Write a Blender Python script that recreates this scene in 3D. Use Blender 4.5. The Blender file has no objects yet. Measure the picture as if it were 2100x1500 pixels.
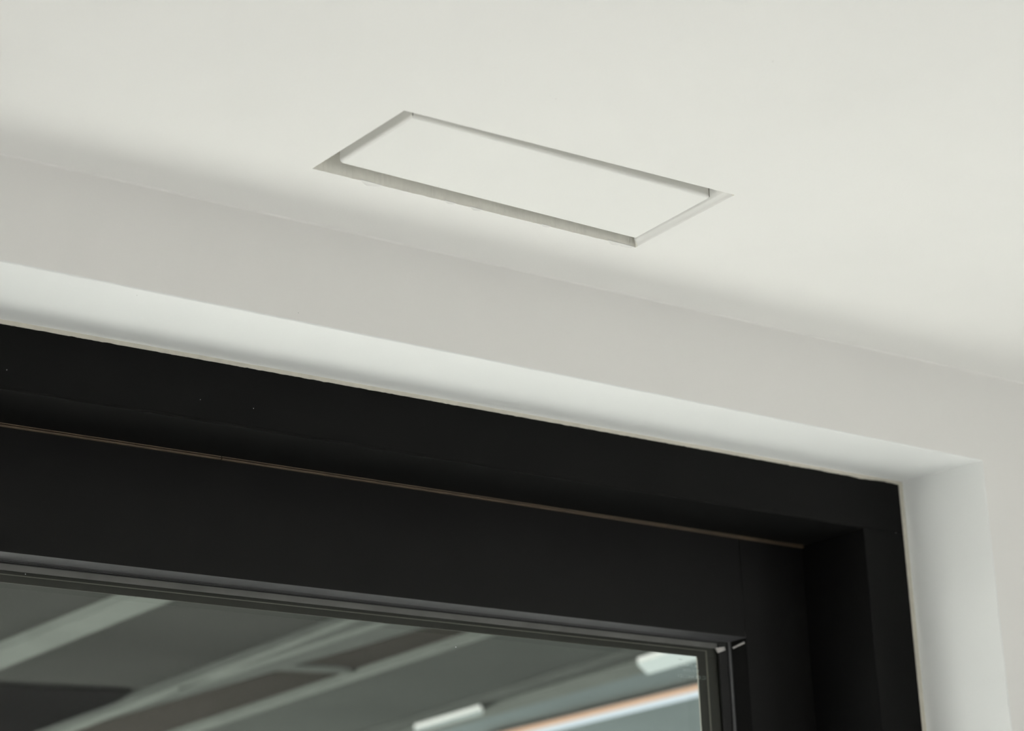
import bpy, bmesh, math, random
import numpy as np
from mathutils import Vector, Matrix, noise
random.seed(7)
C = bpy.context.scene.collection
sc = bpy.context.scene

# ------------------------------------------------------------------ camera
YAW, PITCH, ROLL, FPX = 0.65399, 0.32175, -0.03711, 4274.34
CAM = Vector((0, 0, 1.42))
fw = Vector((math.sin(YAW)*math.cos(PITCH), math.cos(YAW)*math.cos(PITCH), math.sin(PITCH)))
rt0 = Vector((math.cos(YAW), -math.sin(YAW), 0)); up0 = rt0.cross(fw)
RT = rt0*math.cos(ROLL) + up0*math.sin(ROLL)
UP = -rt0*math.sin(ROLL) + up0*math.cos(ROLL)
cd = bpy.data.cameras.new('camera'); cam = bpy.data.objects.new('camera', cd); C.objects.link(cam)
m3 = Matrix((RT, UP, -fw)).transposed()
cam.matrix_world = Matrix.Translation(CAM) @ m3.to_4x4()
cd.sensor_width = 36; cd.lens = FPX*36/2100; cd.clip_start = 0.05; cd.clip_end = 200
cd.dof.use_dof = True; cd.dof.focus_distance = 3.1; cd.dof.aperture_fstop = 4.0
sc.camera = cam

# ------------------------------------------------------------------ world, sun, lights, exposure
sc.view_settings.view_transform = 'Standard'; sc.view_settings.look = 'None'
sc.view_settings.gamma = 1; sc.view_settings.use_curve_mapping = False
sc.view_settings.exposure = 1.07
W = bpy.data.worlds.new('world'); sc.world = W; W.use_nodes = True
bg = W.node_tree.nodes['Background']
bg.inputs[0].default_value = (0.93, 0.96, 1.0, 1); bg.inputs[1].default_value = 0.74
SUN_STRENGTH = 21.0
sd = bpy.data.lights.new('sun', 'SUN'); sd.energy = SUN_STRENGTH; sd.angle = math.radians(1.5); sd.color = (1.0, 0.99, 0.965)
sun = bpy.data.objects.new('sun', sd); C.objects.link(sun)
SUN_DIR = Vector((0.80, -0.42, -0.60)).normalized()      # sun from the left, on the pale paving outside the door
sun.rotation_euler = SUN_DIR.to_track_quat('-Z', 'Y').to_euler(); sun.location = (-8, 1, 5)

# ------------------------------------------------------------------ helpers
def ray(px, py): return fw + RT*((px-1050)/FPX) - UP*((py-750)/FPX)
def onY(y, px, py): d = ray(px, py); return CAM + d*((y-CAM.y)/d.y)
def onZ(z, px, py): d = ray(px, py); return CAM + d*((z-CAM.z)/d.z)
def onplane(p0, n, px, py):
    d = ray(px, py); n = Vector(n); return CAM + d*((Vector(p0)-CAM).dot(n)/d.dot(n))

def mat(name, col, rough=0.5, spec=0.5, metal=0.0, bump=None, var=None, coat=0.0):
    m = bpy.data.materials.new(name); m.use_nodes = True
    nt = m.node_tree; b = nt.nodes['Principled BSDF']
    b.inputs['Base Color'].default_value = (*col, 1); b.inputs['Roughness'].default_value = rough
    b.inputs['Specular IOR Level'].default_value = spec; b.inputs['Metallic'].default_value = metal
    b.inputs['Coat Weight'].default_value = coat
    tc = nt.nodes.new('ShaderNodeTexCoord')
    if var:
        n = nt.nodes.new('ShaderNodeTexNoise'); n.inputs['Scale'].default_value = var[0]; n.inputs['Detail'].default_value = 5
        nt.links.new(tc.outputs['Object'], n.inputs['Vector'])
        r = nt.nodes.new('ShaderNodeValToRGB'); e = r.color_ramp.elements
        e[0].position = 0.3; e[1].position = 0.7
        e[0].color = (*[c*(1-var[1]) for c in col], 1); e[1].color = (*[min(1, c*(1+var[1])) for c in col], 1)
        nt.links.new(n.outputs['Fac'], r.inputs['Fac']); nt.links.new(r.outputs['Color'], b.inputs['Base Color'])
    if bump:
        n = nt.nodes.new('ShaderNodeTexNoise'); n.inputs['Scale'].default_value = bump[0]; n.inputs['Detail'].default_value = 6
        nt.links.new(tc.outputs['Object'], n.inputs['Vector'])
        bp = nt.nodes.new('ShaderNodeBump'); bp.inputs['Strength'].default_value = bump[1]; bp.inputs['Distance'].default_value = bump[2]
        nt.links.new(n.outputs['Fac'], bp.inputs['Height']); nt.links.new(bp.outputs['Normal'], b.inputs['Normal'])
    return m

def emit(name, col, s):
    m = bpy.data.materials.new(name); m.use_nodes = True; nt = m.node_tree
    nt.nodes.remove(nt.nodes['Principled BSDF']); e = nt.nodes.new('ShaderNodeEmission')
    e.inputs[0].default_value = (*col, 1); e.inputs[1].default_value = s
    nt.links.new(e.outputs[0], nt.nodes['Material Output'].inputs['Surface']); return m

M = {}
M['paint'] = mat('white_matt_paint', (0.80, 0.792, 0.770), 0.75, 0.3, bump=(260, 0.25, 0.0006), var=(3, 0.012))
M['reveal'] = mat('white_reveal_paint', (0.81, 0.82, 0.81), 0.6, 0.35, bump=(200, 0.2, 0.0006), var=(4, 0.012))
M['bead'] = mat('cream_filler', (0.66, 0.63, 0.55), 0.8, 0.2, bump=(500, 0.5, 0.001), var=(60, 0.06))
M['panel'] = mat('panel_plaster', (0.80, 0.795, 0.772), 0.8, 0.2, bump=(180, 0.2, 0.0006), var=(6, 0.012))
M['cut'] = mat('cut_plasterboard', (0.86, 0.845, 0.78), 0.9, 0.1, bump=(150, 0.4, 0.001), var=(45, 0.05))
M['black'] = mat('black_powder_coat', (0.0062, 0.0062, 0.0060), 0.5, 0.07, bump=(900, 0.25, 0.0004), var=(9, 0.08))
M['sashblack'] = mat('black_sash_coat', (0.0100, 0.0100, 0.0097), 0.5, 0.10, bump=(900, 0.25, 0.0004), var=(9, 0.08))
M['rubber'] = mat('black_rubber', (0.006, 0.006, 0.006), 0.6, 0.3, bump=(300, 0.2, 0.0003))
M['brownseal'] = mat('brown_brush_seal', (0.085, 0.058, 0.034), 0.55, 0.5, bump=(700, 0.6, 0.0005), var=(40, 0.25))
M['bright'] = mat('worn_aluminium', (0.45, 0.43, 0.42), 0.35, 0.5, metal=0.7, var=(80, 0.2), bump=(400, 0.3, 0.0004))
M['beadblack'] = mat('satin_black_bead', (0.045, 0.045, 0.048), 0.38, 0.6, bump=(500, 0.3, 0.0004), var=(50, 0.15))
M['spacer'] = mat('grey_spacer', (0.035, 0.036, 0.031), 0.9, 0.1, bump=(400, 0.2, 0.0003), var=(30, 0.08))
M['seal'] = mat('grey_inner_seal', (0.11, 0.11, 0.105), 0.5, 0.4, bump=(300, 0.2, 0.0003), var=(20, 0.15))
M['spacerline'] = mat('spacer_edge_metal', (0.12, 0.115, 0.095), 0.4, 0.5, var=(60, 0.1), bump=(300, 0.2, 0.0003))
M['floor'] = mat('pale_concrete', (0.66, 0.66, 0.655), 0.8, 0.3, bump=(30, 0.3, 0.003), var=(2, 0.06))
M['ground'] = mat('paving', (0.60, 0.595, 0.58), 0.9, 0.2, bump=(20, 0.4, 0.01), var=(1, 0.1))
M['canopy'] = mat('dark_canopy_sheet', (0.026, 0.028, 0.0255), 1.0, 0.0, var=(1.3, 0.12))
M['brownpanel'] = mat('brown_grey_panel', (0.024, 0.023, 0.020), 1.0, 0.0, var=(1.3, 0.1))
M['greypanel'] = mat('green_grey_panel', (0.040, 0.045, 0.041), 1.0, 0.0, var=(1.3, 0.1))
M['darkboard'] = mat('near_black_board', (0.004, 0.004, 0.004), 1.0, 0.0, var=(3, 0.1))
M['deck'] = mat('dark_decking', (0.05, 0.05, 0.048), 0.8, 0.2, var=(3, 0.1))
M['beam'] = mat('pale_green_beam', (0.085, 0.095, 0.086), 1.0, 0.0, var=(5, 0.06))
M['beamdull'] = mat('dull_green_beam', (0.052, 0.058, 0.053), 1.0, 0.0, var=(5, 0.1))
M['bluepanel'] = mat('pale_blue_panel', (0.105, 0.128, 0.128), 1.0, 0.0, var=(1.5, 0.08))
M['housing'] = mat('lamp_housing', (0.5, 0.52, 0.5), 0.5, 0.5, bump=(40, 0.2, 0.001))
M['lamp'] = emit('lamp_white', (0.86, 0.97, 0.92), 0.42)
M['lampdim'] = emit('lamp_dim_white', (0.86, 0.97, 0.92), 0.28)
M['lampblue'] = emit('tube_white', (0.82, 0.93, 1.0), 0.52)
M['lamporange'] = emit('tube_warm', (1.0, 0.66, 0.45), 0.42)
M['copper'] = mat('copper_trim', (0.75, 0.36, 0.18), 0.35, 0.5, metal=0.6, bump=(40, 0.2, 0.001))
M['print'] = mat('etched_print', (0.20, 0.24, 0.23), 0.6, 0.3, bump=(400, 0.1, 0.0002))
M['dust'] = mat('white_speck', (0.8, 0.82, 0.84), 0.8, 0.2, bump=(300, 0.4, 0.0005))
M['grime'] = mat('grey_speck', (0.12, 0.115, 0.10), 0.8, 0.2, bump=(300, 0.4, 0.0005))

g = bpy.data.materials.new('window_glass'); g.use_nodes = True; nt = g.node_tree
nt.nodes.remove(nt.nodes['Principled BSDF'])
tr = nt.nodes.new('ShaderNodeBsdfTransparent'); tr.inputs[0].default_value = (0.90, 0.915, 0.90, 1)
gl = nt.nodes.new('ShaderNodeBsdfGlossy'); gl.inputs['Roughness'].default_value = 0.0
# Schlick reflectance that is the same from both sides of the sheet
ge = nt.nodes.new('ShaderNodeNewGeometry'); dt = nt.nodes.new('ShaderNodeVectorMath'); dt.operation = 'DOT_PRODUCT'
nt.links.new(ge.outputs['Incoming'], dt.inputs[0]); nt.links.new(ge.outputs['Normal'], dt.inputs[1])
def mth(op, a, b=None):
    n = nt.nodes.new('ShaderNodeMath'); n.operation = op
    for i, v in enumerate((a, b)):
        if v is None: continue
        if isinstance(v, (int, float)): n.inputs[i].default_value = v
        else: nt.links.new(v, n.inputs[i])
    return n.outputs[0]
frv = mth('ADD', mth('MULTIPLY', mth('POWER', mth('SUBTRACT', 1.0, mth('ABSOLUTE', dt.outputs['Value'])), 5.0), 0.9), 0.018)
mx = nt.nodes.new('ShaderNodeMixShader')
nt.links.new(frv, mx.inputs[0]); nt.links.new(tr.outputs[0], mx.inputs[1]); nt.links.new(gl.outputs[0], mx.inputs[2])
nt.links.new(mx.outputs[0], nt.nodes['Material Output'].inputs['Surface'])
M['glass'] = g

def mesh(name, verts, faces, m, parent=None, smooth=False, bevel=0, seg=2):
    me = bpy.data.meshes.new(name)
    me.from_pydata([tuple(v) for v in verts], [], faces); me.update()
    bm = bmesh.new(); bm.from_mesh(me)
    bmesh.ops.recalc_face_normals(bm, faces=bm.faces)
    if bevel:
        bmesh.ops.bevel(bm, geom=[e for e in bm.edges if e.is_manifold and e.calc_face_angle(0) > 0.5], offset=bevel, segments=seg, affect='EDGES', profile=0.5)
    bm.to_mesh(me); bm.free()
    if smooth:
        for p in me.polygons: p.use_smooth = True
    me.materials.append(m)
    o = bpy.data.objects.new(name, me); C.objects.link(o)
    if parent: o.parent = parent
    return o

BOXF = [(0,1,2,3), (7,6,5,4), (0,4,5,1), (1,5,6,2), (2,6,7,3), (3,7,4,0)]
def hexa(name, a, b, m, parent=None, bevel=0, **k):
    """a: four corners of one face, b: the four opposite corners"""
    return mesh(name, list(a)+list(b), BOXF, m, parent, bevel=bevel, **k)
def box(name, lo, hi, m, parent=None, bevel=0, **k):
    x0, y0, z0 = lo; x1, y1, z1 = hi
    return hexa(name, [(x0,y0,z0),(x1,y0,z0),(x1,y1,z0),(x0,y1,z0)], [(x0,y0,z1),(x1,y0,z1),(x1,y1,z1),(x0,y1,z1)], m, parent, bevel, **k)
def sweep(name, prof, path, m, parent=None, smooth=False, closed=False):
    """path: list of functions/points mapping a profile (a,b) to 3D; prof: list of (a,b)"""
    V = []; n = len(prof)
    for f in path: V += [f(a, b) for a, b in prof]
    F = []
    for i in range(len(path)-1):
        for j in range(n if closed else n-1):
            k = (j+1) % n
            F.append((i*n+j, i*n+k, (i+1)*n+k, (i+1)*n+j))
    if closed: F += [tuple(range(n)), tuple(range((len(path)-1)*n, len(path)*n))[::-1]]
    return mesh(name, V, F, m, parent, smooth)
def struct(o): o['kind'] = 'structure'; return o
def empty(name, loc):
    o = bpy.data.objects.new(name, None); C.objects.link(o); o.location = loc; return o
def adopt(root, *obs):
    """parent meshes that were made in world coordinates, keeping them in place"""
    for o in obs:
        o.parent = root
        o.matrix_parent_inverse = Matrix.Translation(root.location).inverted()
def tag(o, label, cat, group=None):
    o['label'] = label; o['category'] = cat
    if group: o['group'] = group
    return o

# ------------------------------------------------------------------ room dimensions
YW = 2.4                       # room face of the window wall
ZS = CAM.z + 1.008             # underside of the reveal
XL, XR, YB = -3.2, 4.6, -2.2   # room extent
_ca, _cb = onY(YW, 33, 322), onY(YW, 1967, 757)
CS = (_cb.z-_ca.z)/(_cb.x-_ca.x)
def zc(x): return _ca.z + CS*(x-_ca.x)               # ceiling runs very slightly out of level
XJ = 2.9115                    # reveal edge on the right
XW0 = 0.65                     # left end of the window
def yf(x): return 2.604 - (x-1.10)*0.0148            # face of the black frame
XJB = onplane((1.10, 2.604, 0), (0.0148, 1, 0), 1849, 984).x     # back of right jamb
print('XJB', XJB)

# ---- floor, side and rear walls
struct(box('floor', (XL, YB, -0.1), (XR, 2.75, 0), M['floor']))
w2 = struct(box('wall_right', (XR, YB, 0), (XR+0.15, -1.2, 2.75), M['paint']))
box('lintel', (XR, -1.2, 2.25), (XR+0.15, 0.7, 2.75), M['paint'], w2)  # opening under this lintel added to brighten the window wall's right end
box('sill_wall', (XR, -1.2, 0), (XR+0.15, 0.7, 0.3), M['paint'], w2)
box('pier', (XR, 0.7, 0), (XR+0.15, YW+0.3, 2.75), M['paint'], w2)
# left wall with an unseen opening added to throw daylight on the right jamb
wl = box('wall_left', (XL-0.15, YB, 0), (XL, 1.0, 2.75), M['paint']); struct(wl)
o = box('pier', (XL-0.15, 2.3, 0), (XL, YW+0.3, 2.75), M['paint'], wl)
o = box('sill_wall', (XL-0.15, 1.0, 0), (XL, 2.3, 1.30), M['paint'], wl)
o = box('lintel', (XL-0.15, 1.0, 2.35), (XL, 2.3, 2.75), M['paint'], wl)
wr = struct(box('wall_rear', (XL-0.15, YB-0.15, 0), (3.5, YB, 2.75), M['paint']))
box('lintel', (3.5, YB-0.15, 2.2), (4.2, YB, 2.75), M['paint'], wr)  # rear opening added as fill light on the window wall
box('pier', (4.2, YB-0.15, 0), (XR+0.15, YB, 2.75), M['paint'], wr)
box('sill_wall', (3.5, YB-0.15, 0), (4.2, YB, 0.9), M['paint'], wr)

# ---- ceiling with the rectangular cut-out; cove into the window wall
def onC(px, py):
    return onplane((0, 0, zc(0)), (-CS, 0, 1), px, py)
NL, FL, FR, NR = onC(829, 227), onC(640, 346), onC(1303, 508), onC(1507, 400)
LV = 0.004      # the loose board sits this far above the ceiling face
def onP(px, py): return onplane((0, 0, zc(0)+LV), (-CS, 0, 1), px, py)
pNL, pFL, pFR, pNR = onP(845, 240), onP(697, 333), onP(1303, 488), onP(1455, 405)
print('opening', [tuple(round(c, 3) for c in p) for p in (NL, FL, FR, NR)])
print('panel', [tuple(round(c, 3) for c in p) for p in (pNL, pFL, pFR, pNR)])
RC = 0.003      # cove radius
def edge_pts(a, b, n, amp, seed, axis):
    out = []
    for i in range(n):
        t = i/n; p = a.lerp(b, t)
        if i: 
            k = noise.noise(Vector((t*40+seed, seed, 0))) + 0.6*noise.noise(Vector((t*130+seed, seed, 3)))
            p = p + Vector(axis)*k*amp
        out.append(p)
    return out
loop = (edge_pts(NL, FL, 40, 0.0006, 1, (1, 0, 0)) + edge_pts(FL, FR, 240, 0.0009, 5, (0, 1, 0))
        + edge_pts(FR, NR, 40, 0.0005, 9, (1, 0, 0)) + edge_pts(NR, NL, 60, 0.0004, 13, (0, 1, 0)))
def build_ceiling():
    bm = bmesh.new()
    hole = [bm.verts.new((p.x, p.y, zc(p.x))) for p in loop]
    y1 = YW-RC
    corners = [(XL, YB), (XL, y1), (XR, y1), (XR, YB)]
    # outer ring subdivided so that the four fans stay planar
    outer = [bm.verts.new((x, y, zc(x))) for x, y in corners]
    n = [40, 240, 40, 60]; s = 0
    starts = [0, 40, 280, 320]
    for k in range(4):
        seg = hole[starts[k]:starts[k]+n[k]] + [hole[(starts[k]+n[k]) % len(hole)]]
        a, b = outer[k], outer[(k+1) % 4]
        # corner order: NL->FL faces the -X side (outer 0->1)
        bm.faces.new([a] + seg + [b])
    # upstand of the cut edge (board thickness)
    prev = hole
    def lipring(k, dz):
        out = []
        for i, p in enumerate(loop):
            dx = 0.0
            if 280 < i < 320: dx = -0.006*(1-math.cos(k))
            z = dz + (0.006*math.sin(k) if 280 < i < 320 else 0.0)
            out.append(bm.verts.new((p.x+dx, p.y, zc(p.x)+z)))
        return out
    for k, dz in ((0.4, 0.001), (0.8, 0.002), (1.2, 0.003), (1.571, 0.004), (1.571, 0.030)):
        nxt = lipring(k, dz)
        for i in range(len(hole)):
            j = (i+1) % len(hole)
            f = bm.faces.new((prev[i], prev[j], nxt[j], nxt[i])); f.material_index = 1
            if 280 < i < 319: f.smooth = True; f.material_index = 0
        prev = nxt
    bmesh.ops.recalc_face_normals(bm, faces=bm.faces)
    me = bpy.data.meshes.new('ceiling'); bm.to_mesh(me); bm.free()
    me.materials.append(M['paint']); me.materials.append(M['cut'])
    o = bpy.data.objects.new('ceiling', me); C.objects.link(o); return struct(o)
ceil = build_ceiling()
box('roof_slab', (XL-0.15, YB-0.15, 2.78), (XR+0.15, YW+0.35, 2.95), M['floor'], ceil)

# ---- window wall: one continuous plaster skin: cove, wall face, rounded arris, reveal
def wall_back():
    bm = bmesh.new()
    xs = [XL + (XR-XL)*i/80 for i in range(81)]
    # cove
    prof = []
    for i in range(13):
        a = math.pi/2*i/12
        prof.append((YW-RC+RC*math.sin(a), -RC+RC*math.cos(a)))
    grid = []
    for x in xs:
        grid.append([bm.verts.new((x, y, zc(x)+dz)) for y, dz in prof] )
    for i in range(80):
        for j in range(12):
            f = bm.faces.new((grid[i][j], grid[i][j+1], grid[i+1][j+1], grid[i+1][j])); f.smooth = True
    # flat wall faces
    r = 0.0025
    def q(*p): 
        f = bm.faces.new([bm.verts.new(v) for v in p]); return f
    q(*([(x, YW, zc(x)-RC) for x in xs] + [(XR, YW, ZS+r), (XJ+r, YW, ZS+r), (XW0-r, YW, ZS+r), (XL, YW, ZS+r)]))
    q((XJ+r, YW, ZS+r), (XR, YW, ZS+r), (XR, YW, 0), (XJ+r, YW, 0))
    q((XL, YW, ZS+r), (XW0-r, YW, ZS+r), (XW0-r, YW, 0), (XL, YW, 0))
    # arris + reveal + concave filler, swept round the opening (left foot, two top corners, right foot)
    RF = 0.012
    P = []
    for i in range(5):
        a = math.pi/2*i/4; P.append((r*(1-math.sin(a)), r*(1-math.cos(a))/1.0))       # (outset, depth from wall face)
    P = [(r*(1-math.sin(math.pi/2*i/4)), r*(1-math.cos(math.pi/2*i/4))) for i in range(5)]
    for k in range(1, 9): P.append((0, r + 0.02*k))
    Pn = len(P)
    def col(kind):
        out = []
        for o, d in P: out.append((o, d))
        return out
    def pos(corner, o, d):
        if corner == 'LF': return (XW0-o, YW+d, 0)
        if corner == 'LT': return (XW0-o, YW+d, ZS+o)
        t = min(1, d/(yf(XJB)-YW))
        xx = XJ + (XJB-XJ)*t
        if corner == 'RT': return (xx+o, YW+d, ZS+o)
        return (xx+o, YW+d, 0)
    rings = []
    for cn in ('LF', 'LT', 'RT', 'RF'):
        ring = []
        yend = yf(XW0) if cn[0] == 'L' else yf(XJB)
        for o, d in P:
            ring.append(pos(cn, o, d if d <= r else r + (d-r)/0.16*(yend-YW-r-RF)))
        # concave filler fillet at the back then a flat strip facing the room
        for k in range(1, 9):
            a = math.pi/2*k/8
            dd = yend-YW-RF + RF*math.sin(a); oo = -0.0006*(1-math.cos(a))
            ring.append(pos(cn, oo, dd))
        rings.append(ring)
    vr = [[bm.verts.new(p) for p in ring] for ring in rings]
    for i in range(3):
        for j in range(len(vr[0])-1):
            f = bm.faces.new((vr[i][j], vr[i][j+1], vr[i+1][j+1], vr[i+1][j]))
            f.smooth = True; f.material_index = 1
    bmesh.ops.recalc_face_normals(bm, faces=bm.faces)
    me = bpy.data.meshes.new('wall_back'); bm.to_mesh(me); bm.free()
    me.materials.append(M['paint']); me.materials.append(M['reveal'])
    try: me.set_sharp_from_angle(angle=math.radians(35))
    except Exception: pass
    o = bpy.data.objects.new('wall_back', me); C.objects.link(o); return struct(o)
wb = wall_back()
# solid core of the wall over and beside the opening (keeps outdoor light out)
box('lintel', (XL-0.15, YW+0.02, ZS+0.012), (XR+0.15, 2.62, 2.80), M['floor'], wb)
box('outer_leaf', (XL-0.15, 2.62, ZS+0.004), (XR+0.15, 2.80, 2.80), M['floor'], wb)
box('pier', (2.925, YW+0.02, 0), (XR+0.15, 2.80, ZS+0.012), M['floor'], wb)
box('pier', (XL-0.15, YW+0.02, 0), (XW0-0.012, 2.80, ZS+0.012), M['floor'], wb)

# ---- plaster strip against the black frame, with a ragged cut edge
def z_frame_top(x): return CAM.z + 1.0022
def filler_strip():
    V, F = [], []
    n = 520
    for i in range(n+1):
        x = XW0 + (XJB-XW0)*i/n
        jag = 0.0006*noise.noise(Vector((x*70, 0, 0))) + 0.0006*noise.noise(Vector((x*240, 2, 0)))
        if x > 2.6: jag += 0.0022*noise.noise(Vector((x*16, 5, 1)))
        y = yf(x)
        zt, zb = ZS+0.001, CAM.z+1.0012+jag
        V += [(x, y-0.0012, zt), (x, y-0.0012, zb), (x, y+0.004, zb)]
    for i in range(n):
        a = i*3; F += [(a, a+1, a+4, a+3), (a+1, a+2, a+5, a+4)]
    b = len(V); n2 = 260
    xo = XJB
    for i in range(n2+1):
        z = ZS*(n2-i)/n2
        jag = 0.0003*noise.noise(Vector((z*90, 7, 0)))
        V += [(xo+0.002, yf(xo)-0.0012, z), (xo-0.0105+jag, yf(xo)-0.0012, z), (xo-0.0105+jag, yf(xo)+0.004, z)]
    for i in range(n2):
        a = b+i*3; F += [(a, a+1, a+4, a+3), (a+1, a+2, a+5, a+4)]
    return mesh('filler_strip', V, F, M['bead'], wb)
filler_strip()

# ------------------------------------------------------------------ recessed panel in the ceiling
cen = (NL+FR)/2
pan = empty('ceiling_panel', (cen.x, cen.y, zc(cen.x)))
tag(pan, 'white rectangular plaster panel recessed in a ceiling cut-out with a slot all round', 'ceiling panel')
DEP = 0.075
def off(p, dx, dy, dz): return Vector((p.x+dx, p.y+dy, zc(p.x)+dz))
def inner_wall(name, a, b, nx, ny):
    """one side of the housing, standing on the ceiling board"""
    A = [off(a, 0, 0, .0), off(b, 0, 0, .0), off(b, 0, 0, DEP), off(a, 0, 0, DEP)]
    t = 0.006
    A[0].z += 0.030; A[1].z += 0.030
    o = hexa(name, A, [v+Vector((nx*t, ny*t, 0)) for v in A], M['cut'])
    adopt(pan, o); return o
e = 0.0008
inner_wall('housing_side', off(NL, -e, 0, 0), off(FL, -e, 0, 0), -1, 0)
inner_wall('housing_side', off(FL, 0, e*2.5, 0), off(FR, 0, e*2.5, 0), 0, 1)
inner_wall('housing_side', off(FR, e, 0, 0), off(NR, e, 0, 0), 1, 0)
inner_wall('housing_side', off(NR, 0, -e, 0), off(NL, 0, -e, 0), 0, -1)
top = hexa('housing_top', [off(NL, -.01, -.01, DEP), off(FL, -.01, .01, DEP), off(FR, .01, .01, DEP), off(NR, .01, -.01, DEP)],
           [off(NL, -.01, -.01, DEP+.006), off(FL, -.01, .01, DEP+.006), off(FR, .01, .01, DEP+.006), off(NR, .01, -.01, DEP+.006)], M['cut'])
adopt(pan, top)
# the loose board: bevelled at the near and left edges
ps = [off(p, 0, 0, LV) for p in (pNL, pFL, pFR, pNR)]
pt = [off(p, 0, 0, LV+0.05) for p in (pNL, pFL, pFR, pNR)]
board = hexa('board', ps, pt, M['panel'])
bm = bmesh.new(); bm.from_mesh(board.data); bm.verts.ensure_lookup_table()
def edge(i, j): return bm.edges.get((bm.verts[i], bm.verts[j]))
bmesh.ops.bevel(bm, geom=[edge(0, 1), edge(3, 0)], offset=0.0055, segments=6, affect='EDGES', profile=0.5)
bm.to_mesh(board.data); bm.free()
for p in board.data.polygons: p.use_smooth = True
try: board.data.set_sharp_from_angle(angle=math.radians(30))
except Exception: pass
adopt(pan, board)
# torn paper flakes along the far cut
for (t, s) in ((0.165, 1.6), (0.175, 1.2), (0.40, 0.9), (0.48, 1.0), (0.70, 0.8), (0.93, 1.3), (0.96, 1.0), (0.975, 1.1)):
    p = FL.lerp(FR, t); z = zc(p.x)
    L = 0.011*s
    V = [(p.x-L, p.y-.0010, z+.0005), (p.x+L, p.y-.0006, z+.0004), (p.x+L*.6, p.y+.0022*s, z-.0012*s), (p.x-L*.2, p.y+.003*s, z-.0022*s), (p.x-L*.7, p.y+.0018*s, z-.0009*s)]
    V2 = [(a, b+.0006, c+.0012) for a, b, c in V]
    n = 5
    F = [tuple(range(n)), tuple(range(n, 2*n))[::-1]] + [(i, (i+1) % n, n+(i+1) % n, n+i) for i in range(n)]
    adopt(pan, mesh('paper_flake', V+V2, F, M['panel']))
# open corner joints of the board: small dark ticks
def tick(p, h0, h1, w):
    a = off(p, 0, -0.0006, 0)
    return box('corner_joint', (a.x-w, a.y-0.0003, a.z+h0), (a.x+w, a.y+0.0002, a.z+h1), M['grime'])
adopt(pan, tick(off(pNL, 0.0008, 0, 0), 0.006, 0.016, 0.0004))
adopt(pan, tick(off(pNR, -0.0008, 0, 0), 0.004, 0.018, 0.0003))

# ------------------------------------------------------------------ black sliding door frame
win = struct(empty('window_1', (0.6, 2.6, 0)))
def P3(x, y, z): return Vector((x, y, z))
XFO = XJB - 0.0005                     # frame outer edge is buried behind the filler
XFI = onplane((1.10, 2.604, 0), (0.0148, 1, 0), 1771, 1085).x
ZFI = CAM.z + 0.906
YS = 2.745                              # face of the sliding sash (left); the sash runs nearly parallel to the wall
print('XFI', XFI)
# where does the brown line sit?
for px, py in ((0, 868), (1660, 1122)):
    print('brown on soffit', onZ(ZFI, px, py))
pb0 = onZ(ZFI, 0, 868); pb1 = onZ(ZFI, 1660, 1122)
def ys(x): return pb0.y + (x-pb0.x)*(pb1.y-pb0.y)/(pb1.x-pb0.x)
sl = (pb1.y-pb0.y)/(pb1.x-pb0.x)
def onS(px, py, dy=0.0): return onplane((pb0.x, pb0.y+0.002+dy, 0), (-sl, 1, 0), px, py)
YO = 2.86
# head and jambs: rounded-arris bars
def bar(name, x0, x1, z0, z1, f0, f1, m, bevel=0.0015, parent=win):
    """bar between x0..x1, z0..z1 whose front follows f0(x) and whose back follows f1(x)"""
    a = [(x0, f0(x0), z0), (x1, f0(x1), z0), (x1, f0(x1), z1), (x0, f0(x0), z1)]
    b = [(x0, f1(x0), z0), (x1, f1(x1), z0), (x1, f1(x1), z1), (x0, f1(x0), z1)]
    o = hexa(name, a, b, m, bevel=bevel, seg=2)
    if parent: adopt(parent, o)
    return o
back = lambda x: YO
head = bar('frame_head', XW0, XFO, ZFI, ZS, yf, back, M['black'])
jamb = bar('frame_jamb', XFI, XFO, 0.0, ZFI, yf, back, M['black'], bevel=0.0008)
bar('frame_jamb', XW0, XW0+0.1, 0.0, ZFI, yf, back, M['black'])
bar('frame_sill', XW0+0.1, XFI, 0.0, 0.03, yf, back, M['black'])
# faint raised lip on the lower edge of the head (seen on the left)
bar('head_lip', XW0, XFI, ZFI-0.001, ZFI+0.0035, lambda x: yf(x)-0.0012-max(0, (1.75-x))*0.0008, lambda x: yf(x)+0.01, M['black'], bevel=0.0008)

# sash
ZSB0 = onS(0, 1128).z; ZSB1 = onS(1525, 1311).z
print('sash bottom z', ZSB0, ZSB1, 'ys', ys(1.1), ys(2.7))
ZSB = (ZSB0+ZSB1)/2
XJT0, XJT1 = onS(1518, 1118).x, onS(1528, 1311).x
print('joint x', XJT0, XJT1)
XST = (XJT0+XJT1)/2
YG = 0.030     # bead depth back to the glass
sf = lambda x: ys(x)+0.002
sb = lambda x: ys(x)+0.055
bar('sash_rail', XW0+0.1, XST-0.0004, ZSB, ZFI-0.002, sf, sb, M['sashblack'], bevel=0.0006)
bar('sash_stile', XST+0.0004, XFI-0.001, 0.03, ZFI-0.002, sf, sb, M['sashblack'], bevel=0.0006)
bar('sash_rail', XW0+0.1, XST, 0.03, 0.14, sf, sb, M['sashblack'], bevel=0.0006)
# brown brush seal between head and sash, in two lengths with a joint
xg = onS(451, 934).x; xe = onS(1662, 1122).x
for (xa, xb) in ((XW0+0.1, xg-0.0006), (xg+0.0006, xe)):
    for dz in (0, 0.0034):
        bar('brush_seal', xa, xb, ZFI-0.0048+dz, ZFI-0.0022+dz, lambda x: ys(x)-0.0035, lambda x: ys(x)+0.0025, M['brownseal'], bevel=0.0008)

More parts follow.
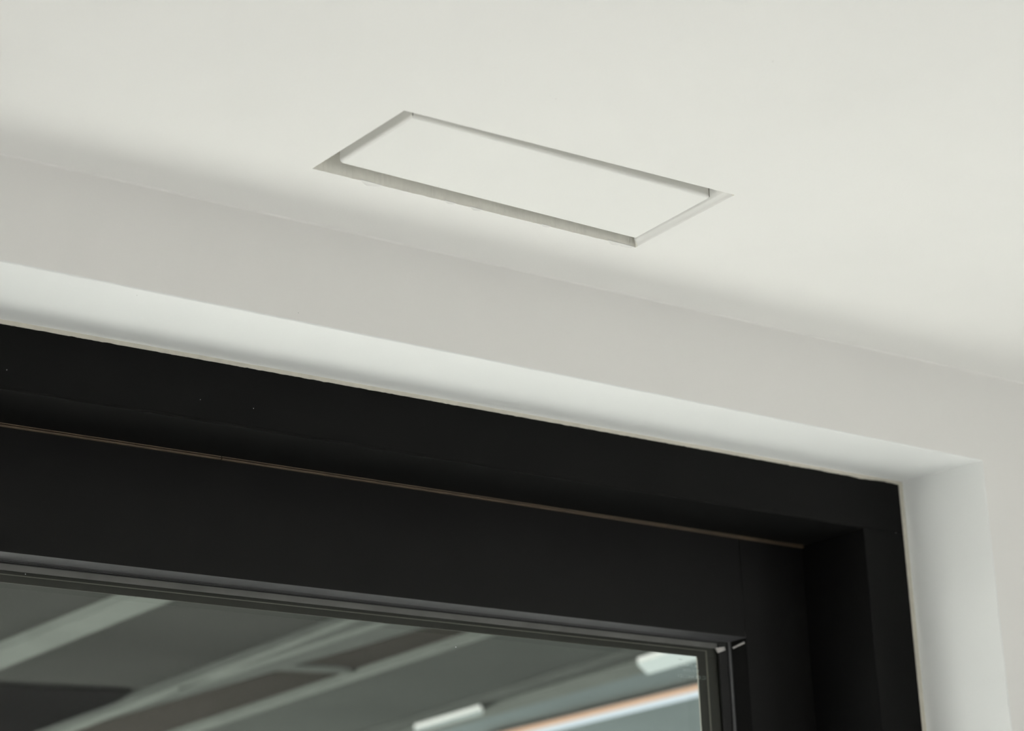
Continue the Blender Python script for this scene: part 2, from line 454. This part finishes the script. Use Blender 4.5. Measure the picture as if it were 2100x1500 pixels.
# glazing: every profile is set out by its height at the left edge and its offset at the right corner
def zA(py, dy): return onS(0, py, dy).z
def xA(px, dy): return onS(px, 1450, dy).x
GY = 0.024
gy = lambda x: sf(x)+GY
X0 = XW0+0.1
zb1 = zA(1147, 0.018); xb1 = xA(1507, 0.018)
def slope_bead(name, pts, m):
    o = mesh(name, pts, BOXF, m); adopt(win, o); return o
hexh = lambda x0, x1, z0, z1: [(x0, sf(x0), z0), (x1, sf(x1), z0), (x1, sf(x1)+0.016, z1), (x0, sf(x0)+0.016, z1)]
A = hexh(X0, XST, ZSB, zb1); A[2] = (xb1, sf(xb1)+0.016, zb1)
slope_bead('glazing_bead', A+[(a, b+0.001, c+0.02) for a, b, c in A], M['beadblack'])  # top bead coloured paler for the light from below; the upright stays black
A = [(XST, sf(XST), 0.14), (XST, sf(XST), ZSB), (xb1, sf(xb1)+0.016, zb1), (xb1, sf(xb1)+0.016, 0.14)]
slope_bead('glazing_bead', A+[(a+0.02, b+0.001, c+0.002) for a, b, c in A], M['black'])
def frame_profile(name, ztop, zbot, xout, xin, d0, d1, m, bevel=0.0003):
    """a horizontal length along the top and an upright at the right"""
    f0, f1 = (lambda x: sf(x)+d0), (lambda x: sf(x)+d1)
    bar(name, X0, xout, zbot, ztop, f0, f1, m, bevel=bevel)
    bar(name, xin, xout, 0.14, zbot-0.0002, f0, f1, m, bevel=bevel)
d = 0.0185
frame_profile('bead_lip', zA(1147, d)+0.004, zA(1149.0, d), xA(1508, d)+0.003, xA(1501, d), 0.0175, 0.0195, M['beadblack'])
d = 0.0200
frame_profile('gasket', zA(1147, d)+0.003, zA(1154.5, d), xA(1502, d)+0.003, xA(1481, d), d, d+0.0015, M['rubber'])
bar('gasket_ridge', X0, xA(1481, d), zA(1151.6, d), zA(1150.6, d), lambda x: sf(x)+d-0.0012, lambda x: sf(x)+d, M['beadblack'], bevel=0.0002)
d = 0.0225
bar('inner_seal', X0, xA(1481, d), zA(1169, d), zA(1152, d), lambda x: sf(x)+d, lambda x: sf(x)+d+0.001, M['seal'], bevel=0.0003)  # grey strip painted as the bead's reflection in the glass
d = GY+0.003
frame_profile('spacer_bar', zA(1150, d), zA(1194, d), xA(1490, d), xA(1436, d), d, d+0.003, M['spacer'])
frame_profile('spacer_edge', zA(1176.6, d), zA(1178.4, d), xA(1456, d), xA(1453.5, d), d-0.0010, d-0.0001, M['spacerline'], bevel=0)
def pane(dy):
    xr = xA(1500, GY); z1 = zA(1150, GY+dy)
    V = [(X0, gy(X0)+dy, 0.13), (xr, gy(xr)+dy, 0.13), (xr, gy(xr)+dy, z1), (X0, gy(X0)+dy, z1)]
    adopt(win, mesh('glass_pane', V, [(0, 1, 2, 3)], M['glass']))
pane(0.0); pane(0.020)
# bright mitre at the top right corner of the bead
def onB(px, py, dy): return onS(px, py, dy)
V = [onB(1526.5, 1317, 0.0), onB(1527.5, 1320.5, 0.0), onB(1503.5, 1331.5, 0.014), onB(1502.5, 1328.5, 0.014)]
adopt(win, hexa('bead_mitre', V, [v+Vector((0, 0.0012, 0.0006)) for v in V], M['bright']))
V = [onB(1467, 1330, 0.019), onB(1486, 1327, 0.019), onB(1488, 1334, 0.019), onB(1473, 1340, 0.019)]
adopt(win, hexa('corner_block', V, [v+Vector((0, 0.003, 0.001)) for v in V], M['bright']))

# etched maker's print on the glass corner, too small to read in the photograph: three rows of marks
pr = []
def onG(px, py): return onplane((pb0.x, pb0.y+0.002+0.0235, 0), (-sl, 1, 0), px, py)
rows = [(1391, 1400, 1359, 13), (1404, 1428, 1363, 5), (1402, 1434, 1373, 4), (1391, 1447, 1386, 6)]
V, F = [], []
for (xa, xb, yy, hh) in rows:
    x = xa
    while x < xb:
        w = random.choice((1.2, 2.0, 2.6, 3.2)); 
        for (ax, ay, bx, by) in ((x, yy-hh/2, x+0.7, yy+hh/2),) if random.random() < .5 else ((x, yy-hh/2, x+w, yy-hh/2+0.9), (x, yy+hh/2-0.9, x+w, yy+hh/2)):
            s = (ax-1390)*0.10
            q = [onG(ax, ay+s), onG(bx, ay+s), onG(bx, by+s), onG(ax, by+s)]
            k = len(V); V += q + [v+Vector((0, -0.0001, 0)) for v in q]
            F += [tuple(k+i for i in f) for f in BOXF]
        x += w+1.0
adopt(win, mesh('etched_mark', V, F, M['print']))

# specks of dust and paint
def speck(p, r, m, parent, flat=(1, 1, 1)):
    bm = bmesh.new(); bmesh.ops.create_icosphere(bm, subdivisions=1, radius=r)
    for v in bm.verts:
        v.co *= 1+0.4*random.uniform(-1, 1); v.co = Vector((v.co.x*flat[0], v.co.y*flat[1], v.co.z*flat[2]))
    me = bpy.data.meshes.new('speck'); bm.to_mesh(me); bm.free(); me.materials.append(m)
    o = bpy.data.objects.new('speck', me); C.objects.link(o); o.location = p
    o.parent = parent; o.matrix_parent_inverse = Matrix.Translation(parent.location).inverted(); return o
sp0 = onplane((0, 0, ZSB-0.0012), (0, 0, 1), 76, 1150)
speck(sp0, 0.0012, M['dust'], win, (3.2, 1.2, .5))
for (px, py) in ((14, 759), (411, 820), (520, 838), (1837, 1093)):
    p = onplane((1.10, 2.6035, 0), (0.0148, 1, 0), px, py); speck(p, 0.0006, M['dust'], win, (1, .4, 1))
for (px, py) in ((935, 1328), (52, 1178), (567, 1148+52), (1340, 1309)):
    speck(onG(px, py), 0.0007, M['dust'], win, (1, .3, 1))
for (px, py) in ((612, 642),):
    speck(onY(YW, px, py), 0.0006, M['grime'], wb, (1, .3, 1))
for (px, py) in ((281, 606),):
    speck(onZ(ZS, px, py), 0.0006, M['grime'], wb, (1, 1, .3))
for (px, py, r) in ((1585, 126, .0006), (1046, 84, .0004), (1128, 196, .0004), (1140, 203, .0005)):
    speck(onC(px, py), r, M['grime'], ceil, (1, 1, .3))
for (px, py) in ((1352, 384), (1356, 400)):
    p = onC(px, py); speck(off(p, 0, 0, LV), 0.0007, M['cut'], pan, (1.6, .6, .2))

# ------------------------------------------------------------------ outside: paving and a dark canopy with beams and lamps
struct(box('ground', (-30, 2.76, -0.2), (40, 60, -0.08), M['ground']))
struct(box('ground', (XR+0.16, YB-0.01, -0.2), (40, 2.76, -0.08), M['ground']))
struct(box('ground', (-30, YB-0.01, -0.2), (XL-0.16, 2.76, -0.08), M['ground']))
struct(box('ground', (-30, -30, -0.2), (40, YB-0.01, -0.08), M['ground']))
struct(box('deck', (-3, 2.81, -0.08), (8, 3.33, -0.02), M['deck']))  # unseen dark strip, added to cut ground bounce and sharpen the ceiling shadow
ZB = CAM.z + 1.30        # underside of the canopy sheet
can = empty('canopy', (4, 6, ZB))
tag(can, 'dark canopy outside the glass door with pale battens running away from it', 'canopy')
adopt(can, box('roof_sheet', (-1.6, 4.4, ZB), (14, 9.9, ZB+0.06), M['canopy']))
def lineext(p, q, t): return (p[0]+(q[0]-p[0])*t, p[1]+(q[1]-p[1])*t)
def strip(name, top, bot, m, dz=-0.03, h=0.03, t0=-0.35, t1=1.25, parent=can):
    """flat member under the sheet between two sighted edges"""
    c = [lineext(*top, t0), lineext(*top, t1), lineext(*bot, t1), lineext(*bot, t0)]
    v = [onZ(ZB+dz, *p) for p in c]
    o = hexa(name, v, [p+Vector((0, 0, h)) for p in v], m)
    if parent: adopt(parent, o)
    return o
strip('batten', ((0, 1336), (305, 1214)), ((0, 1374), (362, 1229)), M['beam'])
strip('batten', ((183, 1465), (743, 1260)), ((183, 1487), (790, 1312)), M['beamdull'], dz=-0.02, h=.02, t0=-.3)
strip('batten_edge', ((381, 1402), (743, 1262)), ((381, 1412), (743, 1270)), M['beam'], dz=-0.024, h=.004, t0=-1.2)  # paler strips painted as the highlight lines along the batten
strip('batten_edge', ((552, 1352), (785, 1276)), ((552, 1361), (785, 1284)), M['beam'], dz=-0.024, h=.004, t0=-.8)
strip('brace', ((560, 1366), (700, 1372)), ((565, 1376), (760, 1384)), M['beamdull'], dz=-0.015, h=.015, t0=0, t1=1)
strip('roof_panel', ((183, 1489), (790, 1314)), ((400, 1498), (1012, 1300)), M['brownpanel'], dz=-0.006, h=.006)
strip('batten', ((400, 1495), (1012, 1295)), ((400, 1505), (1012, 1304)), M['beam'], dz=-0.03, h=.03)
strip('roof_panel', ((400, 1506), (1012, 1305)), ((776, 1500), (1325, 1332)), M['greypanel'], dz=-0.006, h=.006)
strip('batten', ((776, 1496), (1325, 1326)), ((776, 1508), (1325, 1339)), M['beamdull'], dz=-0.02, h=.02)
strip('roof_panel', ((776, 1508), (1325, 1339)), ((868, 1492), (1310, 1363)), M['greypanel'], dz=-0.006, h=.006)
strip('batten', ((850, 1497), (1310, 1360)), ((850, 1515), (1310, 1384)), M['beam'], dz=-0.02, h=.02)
strip('roof_panel', ((850, 1515), (1310, 1384)), ((1071, 1512), (1431, 1424)), M['bluepanel'], dz=-0.008, h=.008)
strip('roof_panel', ((1071, 1512), (1431, 1424)), ((1071, 1720), (1431, 1640)), M['bluepanel'], dz=-0.009, h=.009)
strip('dark_board', ((-80, 1404), (270, 1420)), ((-80, 1560), (60, 1560)), M['darkboard'], dz=-0.014, h=.014, t0=0, t1=1)
def lamp(label, top, bot, m, dz=-0.045, edge=None):
    c = [onZ(ZB+dz, *p) for p in (top[0], top[1], bot[1], bot[0])]
    cen = sum(c, Vector())/4
    e = empty('strip_light', cen); tag(e, label, 'lamp')
    adopt(e, hexa('diffuser', c, [p+Vector((0, 0, .006)) for p in c], m))
    adopt(e, hexa('housing', [p+Vector((0, 0, .0062)) for p in c], [p+Vector((0, 0, -dz-.021)) for p in c], M['housing']))
    if edge:
        k = [onZ(ZB+dz-0.001, *p) for p in (edge[0], edge[1], top[1], top[0])]
        adopt(e, hexa('reflector', k, [p+Vector((0, 0, .012)) for p in k], M['lamporange']))  # glowing strip put in for the tube's orange colour fringe
    return e
lamp('broad white lamp under the canopy, at the top right corner of the glass', ((1308, 1364), (1480, 1308)), ((1328, 1384), (1480, 1340)), M['lamp'])
lamp('short thin white lamp under the canopy, left of the orange-edged one', ((850, 1499), (985, 1459)), ((850, 1505), (990, 1466)), M['lampdim'])
lamp('long thin tube lamp with an orange edge near the bottom right of the glass', ((1000, 1521), (1480, 1405)), ((1000, 1533), (1480, 1418)), M['lampblue'], edge=((1000, 1516.5), (1480, 1400.5)))
